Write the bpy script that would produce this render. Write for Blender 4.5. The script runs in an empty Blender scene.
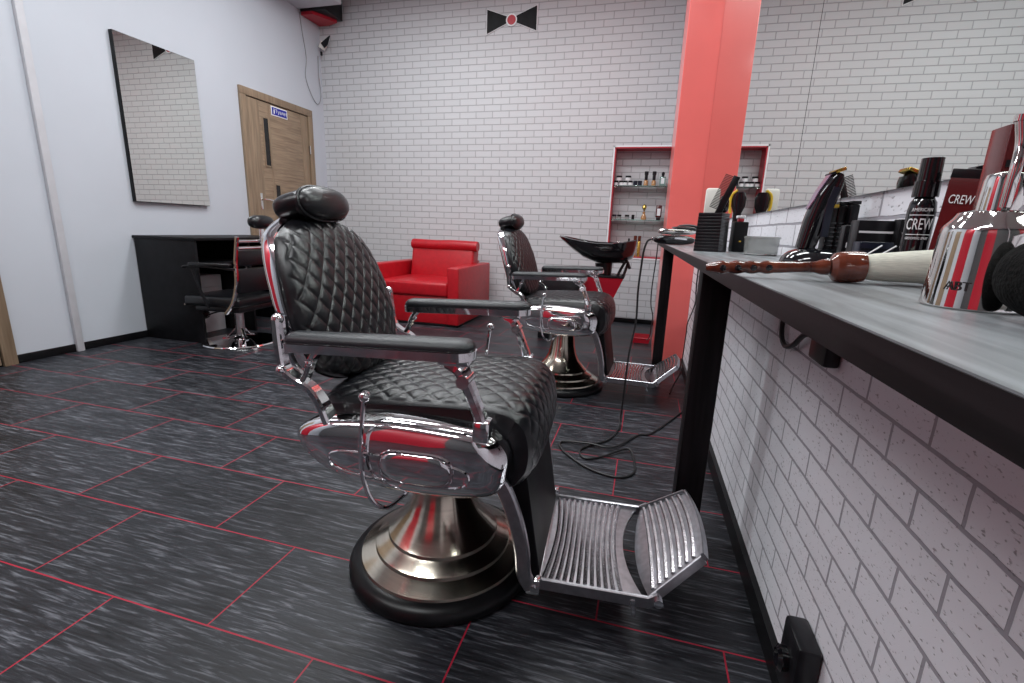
import bpy, bmesh, math, random
import numpy as np
from mathutils import Vector, Matrix, Euler
random.seed(7)
PI = math.pi
col = bpy.context.scene.collection
S = bpy.context.scene

# ------------------------------------------------------------------ materials
def newmat(name):
    m = bpy.data.materials.new(name); m.use_nodes = True
    nt = m.node_tree; b = nt.nodes['Principled BSDF']
    return m, nt, b
def mat(name, c, rough=.5, metal=0, var=.12, scale=12, bump=0, bscale=200, coat=0, emit=0, trans=0, spec=.5, stretch=(1,1,1), rvar=.0):
    m, nt, b = newmat(name)
    tc = nt.nodes.new('ShaderNodeTexCoord'); mp = nt.nodes.new('ShaderNodeMapping')
    mp.inputs['Scale'].default_value = stretch
    nt.links.new(tc.outputs['Object'], mp.inputs[0])
    n = nt.nodes.new('ShaderNodeTexNoise'); n.inputs['Scale'].default_value = scale; n.inputs['Detail'].default_value = 4
    nt.links.new(mp.outputs[0], n.inputs['Vector'])
    r = nt.nodes.new('ShaderNodeValToRGB')
    a = [max(0, x*(1-var)) for x in c]; d = [min(1, x*(1+var)) for x in c]
    r.color_ramp.elements[0].color = (*a, 1); r.color_ramp.elements[1].color = (*d, 1)
    r.color_ramp.elements[0].position = .35; r.color_ramp.elements[1].position = .65
    nt.links.new(n.outputs['Fac'], r.inputs[0]); nt.links.new(r.outputs[0], b.inputs['Base Color'])
    b.inputs['Roughness'].default_value = rough; b.inputs['Metallic'].default_value = metal
    b.inputs['Specular IOR Level'].default_value = spec
    if rvar:
        mr = nt.nodes.new('ShaderNodeMapRange'); mr.inputs['To Min'].default_value = max(0, rough-rvar); mr.inputs['To Max'].default_value = rough+rvar
        nt.links.new(n.outputs['Fac'], mr.inputs['Value']); nt.links.new(mr.outputs[0], b.inputs['Roughness'])
    if coat: b.inputs['Coat Weight'].default_value = coat; b.inputs['Coat Roughness'].default_value = .1
    if trans: b.inputs['Transmission Weight'].default_value = trans
    if emit: b.inputs['Emission Color'].default_value = (*c, 1); b.inputs['Emission Strength'].default_value = emit
    if bump:
        n2 = nt.nodes.new('ShaderNodeTexNoise'); n2.inputs['Scale'].default_value = bscale; n2.inputs['Detail'].default_value = 3
        nt.links.new(mp.outputs[0], n2.inputs['Vector'])
        bp = nt.nodes.new('ShaderNodeBump'); bp.inputs['Strength'].default_value = bump; bp.inputs['Distance'].default_value = .002
        nt.links.new(n2.outputs['Fac'], bp.inputs['Height']); nt.links.new(bp.outputs[0], b.inputs['Normal'])
    return m

def brickmat(name, ax, base=(.72,.71,.72), mortar=(.36,.35,.36), off=(0,0), pits=.0, mo=.0045, bw=.187, rh=.0662):
    """white wall panel with moulded bricks; ax = axes of the wall plane"""
    m, nt, b = newmat(name)
    L = nt.links.new; N = nt.nodes.new
    tc = N('ShaderNodeTexCoord'); sp = N('ShaderNodeSeparateXYZ'); cb = N('ShaderNodeCombineXYZ')
    L(tc.outputs['Object'], sp.inputs[0])
    a1 = N('ShaderNodeMath'); a1.inputs[1].default_value = 10+off[0]; L(sp.outputs[ax[0]], a1.inputs[0])
    a2 = N('ShaderNodeMath'); a2.inputs[1].default_value = off[1]; L(sp.outputs['Z'], a2.inputs[0])
    L(a1.outputs[0], cb.inputs[0]); L(a2.outputs[0], cb.inputs[1])
    wob = N('ShaderNodeTexNoise'); wob.inputs['Scale'].default_value = 22; L(tc.outputs['Object'], wob.inputs['Vector'])
    ws = N('ShaderNodeVectorMath'); ws.operation = 'SCALE'; ws.inputs['Scale'].default_value = .004; L(wob.outputs['Color'], ws.inputs[0])
    wa = N('ShaderNodeVectorMath'); L(cb.outputs[0], wa.inputs[0]); L(ws.outputs[0], wa.inputs[1])
    br = N('ShaderNodeTexBrick'); br.inputs['Scale'].default_value = 1; br.inputs['Brick Width'].default_value = bw
    br.inputs['Row Height'].default_value = rh; br.inputs['Mortar Size'].default_value = mo; br.inputs['Mortar Smooth'].default_value = .25
    br.offset = .5
    br.inputs['Color1'].default_value = (*base, 1); br.inputs['Color2'].default_value = (*[x*.965 for x in base], 1); br.inputs['Mortar'].default_value = (*mortar, 1)
    L(wa.outputs[0], br.inputs['Vector'])
    out = br.outputs['Color']
    bp = N('ShaderNodeBump'); bp.invert = True; bp.inputs['Strength'].default_value = .6; bp.inputs['Distance'].default_value = .004
    L(br.outputs['Fac'], bp.inputs['Height'])
    last = bp
    if pits:
        mp = N('ShaderNodeMapping'); mp.inputs['Scale'].default_value = (60, 60, 130) if ax[0] == 'Y' else (60, 60, 130)
        L(tc.outputs['Object'], mp.inputs[0])
        v = N('ShaderNodeTexNoise'); v.inputs['Scale'].default_value = 1.6; v.inputs['Detail'].default_value = 3; L(mp.outputs[0], v.inputs['Vector'])
        cr = N('ShaderNodeValToRGB'); cr.color_ramp.elements[0].position = .62; cr.color_ramp.elements[1].position = .70
        L(v.outputs['Fac'], cr.inputs[0])
        mx = N('ShaderNodeMix'); mx.data_type = 'RGBA'; mx.inputs['B'].default_value = (.28,.26,.28,1)
        mm = N('ShaderNodeMath'); mm.operation = 'MULTIPLY'; mm.inputs[1].default_value = pits; L(cr.outputs[0], mm.inputs[0])
        L(mm.outputs[0], mx.inputs['Factor']); L(out, mx.inputs['A']); out = mx.outputs['Result']
        b2 = N('ShaderNodeBump'); b2.invert = True; b2.inputs['Strength'].default_value = .5; b2.inputs['Distance'].default_value = .003
        L(cr.outputs[0], b2.inputs['Height']); L(bp.outputs[0], b2.inputs['Normal']); last = b2
    L(out, b.inputs['Base Color']); L(last.outputs[0], b.inputs['Normal'])
    b.inputs['Roughness'].default_value = .55
    return m

def floormat():
    m, nt, b = newmat('floor_tiles'); b.inputs['Specular IOR Level'].default_value = .35; L = nt.links.new; N = nt.nodes.new
    tc = N('ShaderNodeTexCoord')
    mp = N('ShaderNodeMapping'); mp.inputs['Location'].default_value = (.93+.597*20, -.722+.302*41, 0); L(tc.outputs['Object'], mp.inputs[0])
    def brick(c1, c2, mo, mc):
        br = N('ShaderNodeTexBrick'); br.offset = .5; br.inputs['Scale'].default_value = 1; br.inputs['Brick Width'].default_value = .597
        br.inputs['Row Height'].default_value = .302; br.inputs['Mortar Size'].default_value = mo; br.inputs['Mortar Smooth'].default_value = .1
        br.inputs['Color1'].default_value = c1; br.inputs['Color2'].default_value = c2; br.inputs['Mortar'].default_value = mc
        L(mp.outputs[0], br.inputs['Vector']); return br
    br = brick((.7,.7,.7,1), (1.15,1.15,1.15,1), .0021, (1,1,1,1))
    bt = brick((0,0,0,1), (5,5,5,1), .0021, (1,1,1,1))
    # streaky grain along the planks
    va = N('ShaderNodeVectorMath'); L(tc.outputs['Object'], va.inputs[0]); L(bt.outputs['Color'], va.inputs[1])
    def noise(sc, det, stretch, rough=.6):
        q = N('ShaderNodeMapping'); q.inputs['Scale'].default_value = stretch; L(va.outputs[0], q.inputs[0])
        n = N('ShaderNodeTexNoise'); n.inputs['Scale'].default_value = sc; n.inputs['Detail'].default_value = det; n.inputs['Roughness'].default_value = rough
        n.inputs['Distortion'].default_value = .4
        L(q.outputs[0], n.inputs['Vector']); return n
    n1 = noise(1, 5, (9, 120, 1), .65); n2 = noise(1, 3, (3, 14, 1))
    r1 = N('ShaderNodeValToRGB'); e = r1.color_ramp.elements
    e[0].position = .33; e[0].color = (.006,.0065,.0085,1); e[1].position = .78; e[1].color = (.25,.26,.29,1)
    x = r1.color_ramp.elements.new(.53); x.color = (.026,.028,.035,1)
    L(n1.outputs['Fac'], r1.inputs[0])
    r2 = N('ShaderNodeValToRGB'); r2.color_ramp.elements[0].position = .25; r2.color_ramp.elements[0].color = (.45,.45,.47,1); r2.color_ramp.elements[1].position = .75; r2.color_ramp.elements[1].color = (1.25,1.25,1.25,1)
    L(n2.outputs['Fac'], r2.inputs[0])
    mu = N('ShaderNodeMix'); mu.data_type = 'RGBA'; mu.blend_type = 'MULTIPLY'; mu.inputs['Factor'].default_value = 1
    L(r1.outputs[0], mu.inputs['A']); L(r2.outputs[0], mu.inputs['B'])
    mu2 = N('ShaderNodeMix'); mu2.data_type = 'RGBA'; mu2.blend_type = 'MULTIPLY'; mu2.inputs['Factor'].default_value = 1
    L(mu.outputs['Result'], mu2.inputs['A']); L(br.outputs['Color'], mu2.inputs['B'])
    mx = N('ShaderNodeMix'); mx.data_type = 'RGBA'; mx.inputs['B'].default_value = (.36,.012,.035,1)
    L(br.outputs['Fac'], mx.inputs['Factor']); L(mu2.outputs['Result'], mx.inputs['A']); L(mx.outputs['Result'], b.inputs['Base Color'])
    rr = N('ShaderNodeMapRange'); rr.inputs['To Min'].default_value = .28; rr.inputs['To Max'].default_value = .55; L(n1.outputs['Fac'], rr.inputs['Value']); L(rr.outputs[0], b.inputs['Roughness'])
    bp = N('ShaderNodeBump'); bp.inputs['Strength'].default_value = .45; bp.inputs['Distance'].default_value = .003
    L(n1.outputs['Fac'], bp.inputs['Height'])
    b3 = N('ShaderNodeBump'); b3.invert = True; b3.inputs['Strength'].default_value = .4; b3.inputs['Distance'].default_value = .002
    L(br.outputs['Fac'], b3.inputs['Height']); L(bp.outputs[0], b3.inputs['Normal']); L(b3.outputs[0], b.inputs['Normal'])
    return m

def woodmat(name, c1, c2, stretch=(3, 40, 3), rough=.45, coat=0, spec=.5):
    m, nt, b = newmat(name); L = nt.links.new; N = nt.nodes.new
    tc = N('ShaderNodeTexCoord'); mp = N('ShaderNodeMapping'); mp.inputs['Scale'].default_value = stretch; L(tc.outputs['Object'], mp.inputs[0])
    n = N('ShaderNodeTexNoise'); n.inputs['Scale'].default_value = 1; n.inputs['Detail'].default_value = 6; n.inputs['Distortion'].default_value = .6; L(mp.outputs[0], n.inputs['Vector'])
    r = N('ShaderNodeValToRGB'); r.color_ramp.elements[0].position = .3; r.color_ramp.elements[0].color = (*c1, 1); r.color_ramp.elements[1].position = .7; r.color_ramp.elements[1].color = (*c2, 1)
    L(n.outputs['Fac'], r.inputs[0]); L(r.outputs[0], b.inputs['Base Color'])
    b.inputs['Roughness'].default_value = rough; b.inputs['Coat Weight'].default_value = coat; b.inputs['Specular IOR Level'].default_value = spec
    bp = N('ShaderNodeBump'); bp.inputs['Strength'].default_value = .2; bp.inputs['Distance'].default_value = .001; L(n.outputs['Fac'], bp.inputs['Height']); L(bp.outputs[0], b.inputs['Normal'])
    return m

M = dict(
 white=mat('white_paint', (.54,.57,.625), .6, var=.015, scale=2, bump=.15, bscale=90),
 ceiling=mat('ceiling_paint', (.78,.78,.79), .7, var=.01),
 soffit=mat('soffit_grey', (.55,.55,.58), .6, var=.03),
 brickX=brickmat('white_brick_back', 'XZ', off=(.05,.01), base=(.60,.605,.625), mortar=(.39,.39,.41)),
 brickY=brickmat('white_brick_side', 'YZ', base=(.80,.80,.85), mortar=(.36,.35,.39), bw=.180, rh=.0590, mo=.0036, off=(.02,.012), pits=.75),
 floor=floormat(),
 redwall=mat('red_paint', (.46,.012,.03), .35, var=.05, scale=3),
 redcol=mat('red_pillar_paint', (.88,.16,.145), .28, var=.03, scale=3, coat=.3),
 blacktrim=mat('black_trim', (.006,.006,.007), .35, var=.3, spec=.2),
 leather=mat('black_leather', (.0065,.007,.009), .29, var=.08, scale=30, bump=.22, bscale=520, spec=.5),
 armpad=mat('grey_black_pad', (.012,.014,.018), .38, var=.1, scale=40, bump=.35, bscale=500),
 chrome=mat('chrome', (.86,.86,.88), .06, 1, var=.03, scale=8),
 satin=mat('brushed_steel', (.66,.60,.50), .17, 1, var=.08, scale=3, stretch=(1,1,60)),
 alu=mat('cast_aluminium', (.50,.50,.53), .30, 1, var=.10, scale=60, bump=.12, bscale=150),
 alutread=mat('tread_aluminium', (.62,.60,.62), .27, 1, var=.2, scale=40, bump=.2, bscale=200),
 rubber=mat('black_rubber', (.005,.005,.006), .33, var=.3, scale=20, spec=.25),
 black=mat('black_plastic', (.008,.008,.010), .3, var=.3, scale=25, spec=.35),
 blackmat=mat('matt_black_laminate', (.006,.006,.0075), .5, var=.35, scale=15, bump=.15, spec=.2),
 gloss=mat('gloss_black', (.006,.006,.008), .08, var=.3, coat=.5),
 redleather=mat('red_leatherette', (.44,.006,.014), .36, var=.08, scale=20, bump=.25, bscale=300),
 counter=woodmat('grey_counter_top', (.085,.09,.095), (.30,.32,.34), (46, 5, 46), .36),
 counteredge=woodmat('dark_counter_edge', (.002,.0016,.0018), (.020,.015,.017), (60, 3, 90), .4, spec=.12),
 blackwood=woodmat('black_stained_timber', (.002,.0018,.002), (.013,.010,.012), (40, 40, 2.5), .45, spec=.12),
 door=woodmat('oak_veneer', (.19,.130,.085), (.33,.24,.16), (4, 4, 60), .5),
 doorv=woodmat('oak_veneer_upright', (.20,.14,.09), (.31,.225,.15), (40, 40, 3), .5),
 glassblk=mat('dark_glass', (.008,.007,.007), .08, var=.1),
 mirror=mat('mirror_silver', (.735,.765,.735), .006, 1, var=.005, scale=1),
 glass=mat('green_glass', (.55,.80,.72), .05, var=.03, trans=.9),
 clear=mat('smoked_clear_plastic', (.70,.72,.70), .12, var=.05, trans=.85),
 brushwood=woodmat('varnished_brush_wood', (.05,.009,.005), (.17,.036,.015), (60, 9, 9), .14, .8),
 bristle=mat('cream_bristle', (.72,.72,.62), .6, var=.12, scale=9, stretch=(3, 120, 120), bump=.5, bscale=60),
 gold=mat('gold_metal', (.75,.52,.12), .25, 1, var=.08),
 yellow=mat('yellow_plastic', (.75,.48,.03), .35, var=.1),
 purple=mat('lilac_metal', (.55,.42,.60), .2, 1, var=.1),
 cream=mat('cream_plastic', (.75,.73,.68), .35, var=.04),
 maroon=mat('dark_red_carton', (.085,.006,.007), .25, var=.2, scale=8, coat=.3),
 navy=mat('navy_plastic', (.008,.011,.025), .3, var=.2),
 blue=mat('blue_enamel', (.012,.016,.30), .4, var=.05),
 print=mat('white_print', (.85,.85,.87), .5, var=.02),
 amber=mat('amber_liquid', (.50,.25,.10), .15, var=.1, coat=.4),
 steel=mat('polished_steel', (.80,.79,.77), .05, 1, var=.02),
 fuzz=mat('black_bristle_fuzz', (.006,.006,.006), .9, var=.4, scale=60, bump=1, bscale=300, spec=.08),
 charcoal=mat('charcoal_paint', (.07,.07,.075), .6, var=.05, scale=2),
 filler=mat('pale_filler', (.62,.63,.66), .6, var=.05),
 soot=mat('dark_cable', (.010,.010,.011), .45, var=.2),
)

# ------------------------------------------------------------------ mesh helpers
class MB:
    def __init__(s): s.v = []; s.f = []
    def add(s, v, f, T=None):
        o = len(s.v)
        for p in v:
            p = Vector(p)
            s.v.append(T @ p if T is not None else p)
        s.f += [tuple(i+o for i in q) for q in f]
        return s
    def bm(s, b, T=None):
        b.verts.ensure_lookup_table(); b.verts.index_update()
        s.add([v.co.copy() for v in b.verts], [[v.index for v in f.verts] for f in b.faces], T); b.free(); return s
    def box(s, lo, hi, bev=0, T=None, seg=2):
        b = bmesh.new(); bmesh.ops.create_cube(b, size=1)
        c = [(lo[i]+hi[i])/2 for i in range(3)]; d = [abs(hi[i]-lo[i]) for i in range(3)]
        for v in b.verts: v.co = Vector((c[0]+v.co.x*d[0], c[1]+v.co.y*d[1], c[2]+v.co.z*d[2]))
        if bev: bmesh.ops.bevel(b, geom=b.edges[:], offset=min(bev, min(d)*.49), segments=seg, affect='EDGES', profile=.5)
        return s.bm(b, T)
    def prism(s, pts, a, b_, plane='xz', bev=0, T=None):
        """extrude 2-D outline between a and b_ along the missing axis"""
        b = bmesh.new(); P = {'xz': lambda p, t: (p[0], t, p[1]), 'xy': lambda p, t: (p[0], p[1], t), 'yz': lambda p, t: (t, p[0], p[1])}[plane]
        va = [b.verts.new(P(p, a)) for p in pts]; vb = [b.verts.new(P(p, b_)) for p in pts]
        n = len(pts); b.faces.new(va); b.faces.new(vb[::-1])
        for i in range(n): b.faces.new((va[i], vb[i], vb[(i+1) % n], va[(i+1) % n]))
        bmesh.ops.recalc_face_normals(b, faces=b.faces[:])
        if bev:
            ed = [e for e in b.edges if len(e.link_faces) == 2 and any(len(f.verts) == n for f in e.link_faces)] if n > 4 else b.edges[:]
            bmesh.ops.bevel(b, geom=ed, offset=bev, segments=2, affect='EDGES', profile=.5)
        return s.bm(b, T)
    def loft(s, secs, closed=True, caps=True, T=None, loop=False):
        n = len(secs[0]); v = [p for q in secs for p in q]; f = []
        m = len(secs)
        for i in range(m if loop else m-1):
            for j in range(n if closed else n-1):
                k = (j+1) % n; i2 = (i+1) % m
                f.append((i*n+j, i*n+k, i2*n+k, i2*n+j))
        if caps and not loop: f.append(tuple(range(n))[::-1]); f.append(tuple((m-1)*n+j for j in range(n)))
        return s.add(v, f, T)
    def lathe(s, prof, seg=40, T=None):
        secs = [[(r*math.cos(2*PI*j/seg), r*math.sin(2*PI*j/seg), z) for j in range(seg)] for r, z in prof]
        return s.loft(secs, T=T)
    def tube(s, pts, r, seg=10, smooth=0, T=None, flat=1.0, up=None):
        if smooth: pts = spline(pts, smooth)
        pts = [Vector(p) for p in pts]; n = len(pts)
        rr = r if isinstance(r, (list, tuple)) else [r, r]
        secs = []; prev = None
        for i, p in enumerate(pts):
            t = (pts[min(i+1, n-1)]-pts[max(i-1, 0)]).normalized()
            if prev is None:
                a = Vector(up) if up else (Vector((0, 0, 1)) if abs(t.z) < .9 else Vector((1, 0, 0)))
            else: a = prev
            a = (a-t*a.dot(t)).normalized(); prev = a; b = t.cross(a)
            q = i/(n-1)*(len(rr)-1); k = min(int(q), len(rr)-2); R = rr[k]*(1-(q-k))+rr[k+1]*(q-k)
            secs.append([p+a*R*math.cos(2*PI*j/seg)*flat+b*R*math.sin(2*PI*j/seg) for j in range(seg)])
        return s.loft(secs, T=T)
    def ribbon(s, pts, w, t, smooth=6, up=(0, 1, 0), T=None, bev=.2):
        """bar with rounded-rectangular section; w along `up`, t across"""
        ws = w if isinstance(w, (list, tuple)) else [w, w]
        if smooth: pts = spline(pts, smooth)
        pts = [Vector(p) for p in pts]; n = len(pts); secs = []
        u = Vector(up).normalized()
        for i, p in enumerate(pts):
            d = (pts[min(i+1, n-1)]-pts[max(i-1, 0)]).normalized(); c = d.cross(u).normalized()
            q = i/(n-1)*(len(ws)-1); k = min(int(q), len(ws)-2); W = (ws[k]*(1-(q-k))+ws[k+1]*(q-k))/2
            h = t/2; e = min(W, h)*.45
            sec = [(-W+e, -h), (W-e, -h), (W, -h+e), (W, h-e), (W-e, h), (-W+e, h), (-W, h-e), (-W, -h+e)]
            secs.append([p+u*a+c*b for a, b in sec])
        return s.loft(secs, T=T)
    def sphere(s, c, r, seg=16, T=None):
        r = r if isinstance(r, (list, tuple)) else (r, r, r)
        b = bmesh.new(); bmesh.ops.create_uvsphere(b, u_segments=seg, v_segments=max(6, seg//2), radius=1)
        for v in b.verts: v.co = Vector((c[0]+v.co.x*r[0], c[1]+v.co.y*r[1], c[2]+v.co.z*r[2]))
        return s.bm(b, T)
    def sq(s, c, r, e1=.5, e2=.5, n=28, T=None):
        """superellipsoid"""
        f = lambda w, e: math.copysign(abs(w)**e, w)
        secs = []
        for i in range(n//2+1):
            a = -PI/2+PI*i/(n//2); a = max(-PI/2+.02, min(PI/2-.02, a))
            secs.append([(c[0]+r[0]*f(math.cos(a), e1)*f(math.cos(2*PI*j/n), e2), c[1]+r[1]*f(math.cos(a), e1)*f(math.sin(2*PI*j/n), e2), c[2]+r[2]*f(math.sin(a), e1)) for j in range(n)])
        return s.loft(secs, T=T)
    def build(s, name, m, parent=None, ang=38, smooth=True, T=None):
        me = bpy.data.meshes.new(name); me.from_pydata([tuple(T @ p if T is not None else p) for p in s.v], [], s.f)
        b = bmesh.new(); b.from_mesh(me); bmesh.ops.remove_doubles(b, verts=b.verts[:], dist=1e-6); bmesh.ops.recalc_face_normals(b, faces=b.faces[:]); b.to_mesh(me); b.free()
        if smooth:
            me.polygons.foreach_set('use_smooth', [True]*len(me.polygons)); me.set_sharp_from_angle(angle=math.radians(ang))
        me.materials.append(M[m] if isinstance(m, str) else m)
        o = bpy.data.objects.new(name, me); col.objects.link(o)
        if parent: o.parent = parent
        return o
def spline(pts, k):
    P = [Vector(p) for p in pts]; out = []
    P = [P[0]*2-P[1]]+P+[P[-1]*2-P[-2]]
    for i in range(1, len(P)-2):
        for j in range(k):
            t = j/k; a, b, c, d = P[i-1], P[i], P[i+1], P[i+2]
            out.append(.5*((2*b)+(c-a)*t+(2*a-5*b+4*c-d)*t*t+(3*b-a-3*c+d)*t**3))
    out.append(P[-2]); return out
def outline(pts, k=8):
    P = [Vector((p[0], p[1], 0)) for p in pts]; n = len(P); out = []
    for i in range(n):
        a, b, c, d = P[i-1], P[i], P[(i+1) % n], P[(i+2) % n]
        for j in range(k):
            t = j/k; q = .5*((2*b)+(c-a)*t+(2*a-5*b+4*c-d)*t*t+(3*b-a-3*c+d)*t**3); out.append((q.x, q.y))
    return out
def empty(name, label, cat, loc=(0, 0, 0), rz=0, group=None):
    o = bpy.data.objects.new(name, None); col.objects.link(o); o.location = loc; o.rotation_euler = (0, 0, rz); o.empty_display_size = .05
    o['label'] = label; o['category'] = cat
    if group: o['group'] = group
    return o
def tag(o, label, cat, group=None, kind=None):
    o['label'] = label; o['category'] = cat
    if group: o['group'] = group
    if kind: o['kind'] = kind
    return o
def struct(o): o['kind'] = 'structure'; return o
def copy_tree(o, parent=None):
    c = o.copy(); col.objects.link(c)
    if parent: c.parent = parent
    for ch in list(o.children): copy_tree(ch, c)
    return c
def Tm(loc=(0, 0, 0), rot=(0, 0, 0), sc=1):
    return Matrix.Translation(loc) @ Euler(rot).to_matrix().to_4x4() @ Matrix.Scale(sc, 4)
def text(s, size, name, m, parent, T, ex=.0003, sx=1.0):
    cu = bpy.data.curves.new(name, 'FONT'); cu.body = s; cu.size = size; cu.extrude = ex; cu.align_x = 'CENTER'; cu.align_y = 'CENTER'; cu.resolution_u = 3
    t = bpy.data.objects.new('tmp', cu); col.objects.link(t)
    dg = bpy.context.evaluated_depsgraph_get(); dg.update()
    me = bpy.data.meshes.new_from_object(t.evaluated_get(dg)); bpy.data.objects.remove(t)
    me.transform(T @ Matrix.Diagonal((sx, 1, 1, 1))); me.materials.clear(); me.materials.append(M[m])
    o = bpy.data.objects.new(name, me); col.objects.link(o)
    if parent: o.parent = parent
    return o

# ------------------------------------------------------------------ room
XL, YB, ZC, YF = -3.834, 5.235, 3.36, -2.6
def WX(y): return .384-.0135*y            # face of the mirror-side wall
struct(MB().box((XL-.1, YF-.1, -.08), (1.0, YB+.4, 0)).build('floor', 'floor'))
struct(MB().box((XL-.1, YF-.1, ZC), (1.0, YB+.4, ZC+.1)).build('ceiling', 'ceiling'))
struct(MB().box((XL-.12, YF, 0), (XL, YB, ZC)).build('wall_left', 'white'))
# back wall around the niche
NX0, NX1, NZ0, NZ1, ND = -.405, .215, .70, 1.80, .17
wb = MB()
wb.box((XL-.1, YB, 0), (NX0, YB+.30, ZC)); wb.box((NX1, YB, 0), (1.0, YB+.30, ZC))
wb.box((NX0, YB, 0), (NX1, YB+.30, NZ0)); wb.box((NX0, YB, NZ1), (NX1, YB+.30, ZC))
wb.box((NX0-.001, YB+ND+.01, NZ0-.001), (NX1+.001, YB+.30, NZ1+.001))
struct(wb.build('wall_back', 'brickX', smooth=False))
T1 = MB(); t = .012
T1.box((NX0, YB-.004, NZ0), (NX0+t, YB+ND+.01, NZ1)); T1.box((NX1-t, YB-.004, NZ0), (NX1, YB+ND+.01, NZ1))
T1.box((NX0, YB-.004, NZ0), (NX1, YB+ND+.01, NZ0+t)); T1.box((NX0, YB-.004, NZ1-t), (NX1, YB+ND+.01, NZ1))
struct(T1.build('trim_1', 'redwall', smooth=False))
T2 = MB(); e = .014
T2.box((NX0-e, YB-.006, NZ0), (NX0, YB+.001, NZ1+e)); T2.box((NX0-e, YB-.006, NZ1), (NX1+e, YB+.001, NZ1+e)); T2.box((NX1, YB-.006, NZ0), (NX1+e, YB+.001, NZ1))
T2.box((NX0-e, YB-.006, NZ0-e), (NX1+e, YB+.001, NZ0))
struct(T2.build('trim_2', 'print', smooth=False))
# mirror-side wall (very slightly out of square with the room)
wr = MB(); wr.prism([(WX(YF), YF), (WX(YB), YB), (1.0, YB), (1.0, YF)], 0, ZC, 'xy')
struct(wr.build('wall_right', 'brickY', smooth=False))
struct(MB().box((XL-.1, YF-.1, 0), (1.0, YF, ZC)).build('wall_front', 'charcoal'))
# baseboards
struct(MB().box((XL, 1.965, 0), (XL+.012, 3.965, .055), .003).build('baseboard_left', 'blacktrim'))
struct(MB().box((XL+.012, YB-.014, 0), (WX(YB), YB, .05), .003).build('baseboard_back', 'blacktrim'))
bb = MB(); bb.prism([(WX(-.5)-.016, -.5), (WX(3.6)-.016, 3.6), (WX(3.6), 3.6), (WX(-.5), -.5)], 0, .062, 'xy')
struct(bb.build('baseboard_right', 'blacktrim', smooth=False))
struct(MB().box((XL, 5.0, 0), (XL+.012, YB, .055), .003).build('baseboard_left', 'blacktrim'))
# soffit by the left wall, conduit
struct(MB().box((XL, .5, 3.165), (-3.30, 4.90, ZC), .01).build('trim_3', 'soffit'))
struct(MB().box((XL, 2.30, 0), (XL+.03, 2.345, 3.165), .004).build('trim_4', 'soffit'))
# red pillar that stands against the mirror wall
struct(MB().prism([(.120, 3.6), (.120, 4.35), (WX(4.35), 4.35), (WX(3.6), 3.6)], 0, ZC, 'xy', bev=.004).build('trim_5', 'redcol', smooth=False))

# wood door in left wall
def door(name, y0, y1, zt, side=1):
    d = MB(); fw = .07; X = XL
    d.box((X, y0, 0), (X+.028, y0+fw, zt-fw-.0005), .003); d.box((X, y1-fw, 0), (X+.028, y1, zt-fw-.0005), .003); d.box((X, y0, zt-fw), (X+.028, y1, zt), .003)
    root = struct(d.build(name, 'doorv'))
    a, b, z1 = y0+fw+.008, y1-fw-.008, zt-fw-.008
    l = MB(); l.box((X, a, .01), (X+.016, a+.15, z1), .002); l.box((X, b-.11, .01), (X+.016, b, z1), .002)
    l.box((X, a+.27, .01), (X+.016, a+.29, z1), .0)
    lo = l.build('door_stile', 'doorv', root)
    p = MB().box((X, a+.151, .01), (X+.014, b-.111, z1), .002); p.build('door_panel', 'door', root)
    return root, a, b, z1
d1, a, b, z1 = door('door_1', 3.97, 4.99, 2.18)
MB().box((XL, 3.97+.07, 0), (XL+.004, 4.92, 2.11)).build('door_gap', 'blacktrim', d1)
for y0, y1, zz0, zz1 in ((4.245, 4.305, 1.50, 1.95), (4.35, 4.41, .90, 1.315)):
    f = MB(); q = .014
    f.box((XL+.01, y0-q, zz0-q), (XL+.021, y0, zz1+q), .002); f.box((XL+.01, y1, zz0-q), (XL+.021, y1+q, zz1+q), .002)
    f.box((XL+.01, y0, zz0-q), (XL+.021, y1, zz0), .002); f.box((XL+.01, y0, zz1), (XL+.021, y1, zz1+q), .002)
    fo = f.build('window_bead', 'doorv', d1)
    MB().box((XL+.01, y0, zz0), (XL+.017, y1, zz1)).build('window_pane', 'glassblk', fo)
h = MB(); h.box((XL+.014, 4.125, 1.06), (XL+.020, 4.155, 1.22), .003); h.tube([(XL+.018, 4.14, 1.16), (XL+.06, 4.14, 1.16), (XL+.064, 4.15, 1.16), (XL+.064, 4.25, 1.155)], .008, 8); h.build('door_handle', 'steel', d1)
for z in (1.75, 1.1, .35):
    MB().tube([(XL+.03, 4.915, z-.045), (XL+.03, 4.915, z+.045)], .008, 8).build('hinge', 'steel', d1)
sg = empty('door_sign', 'small blue sign with white figure and lettering at the top of the oak door', 'sign', (XL+.0165, 4.475, 2.045))
MB().box((0, -.115, -.045), (.004, .115, .045), .001).build('sign_border', 'print', sg)
MB().box((.004, -.104, -.035), (.0055, .104, .035)).build('sign_plate', 'blue', sg)
RT = Matrix(((0, 0, 1, 0), (1, 0, 0, 0), (0, 1, 0, 0), (0, 0, 0, 1)))   # text upright facing +X
text('Туалет', .05, 'sign_lettering', 'print', sg, Tm((.006, .025, 0)) @ RT)
fg = MB(); fg.sphere((.006, -.075, .018), (.001, .007, .007), 8); fg.box((.0055, -.082, -.024), (.0068, -.068, .010), .001); fg.build('sign_figure', 'print', sg)
d2, a2, b2, z2 = door('door_2', .98, 1.965, 2.18)
MB().box((XL, 1.05, 0), (XL+.004, 1.9, 2.11)).build('door_gap', 'blacktrim', d2)

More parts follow.
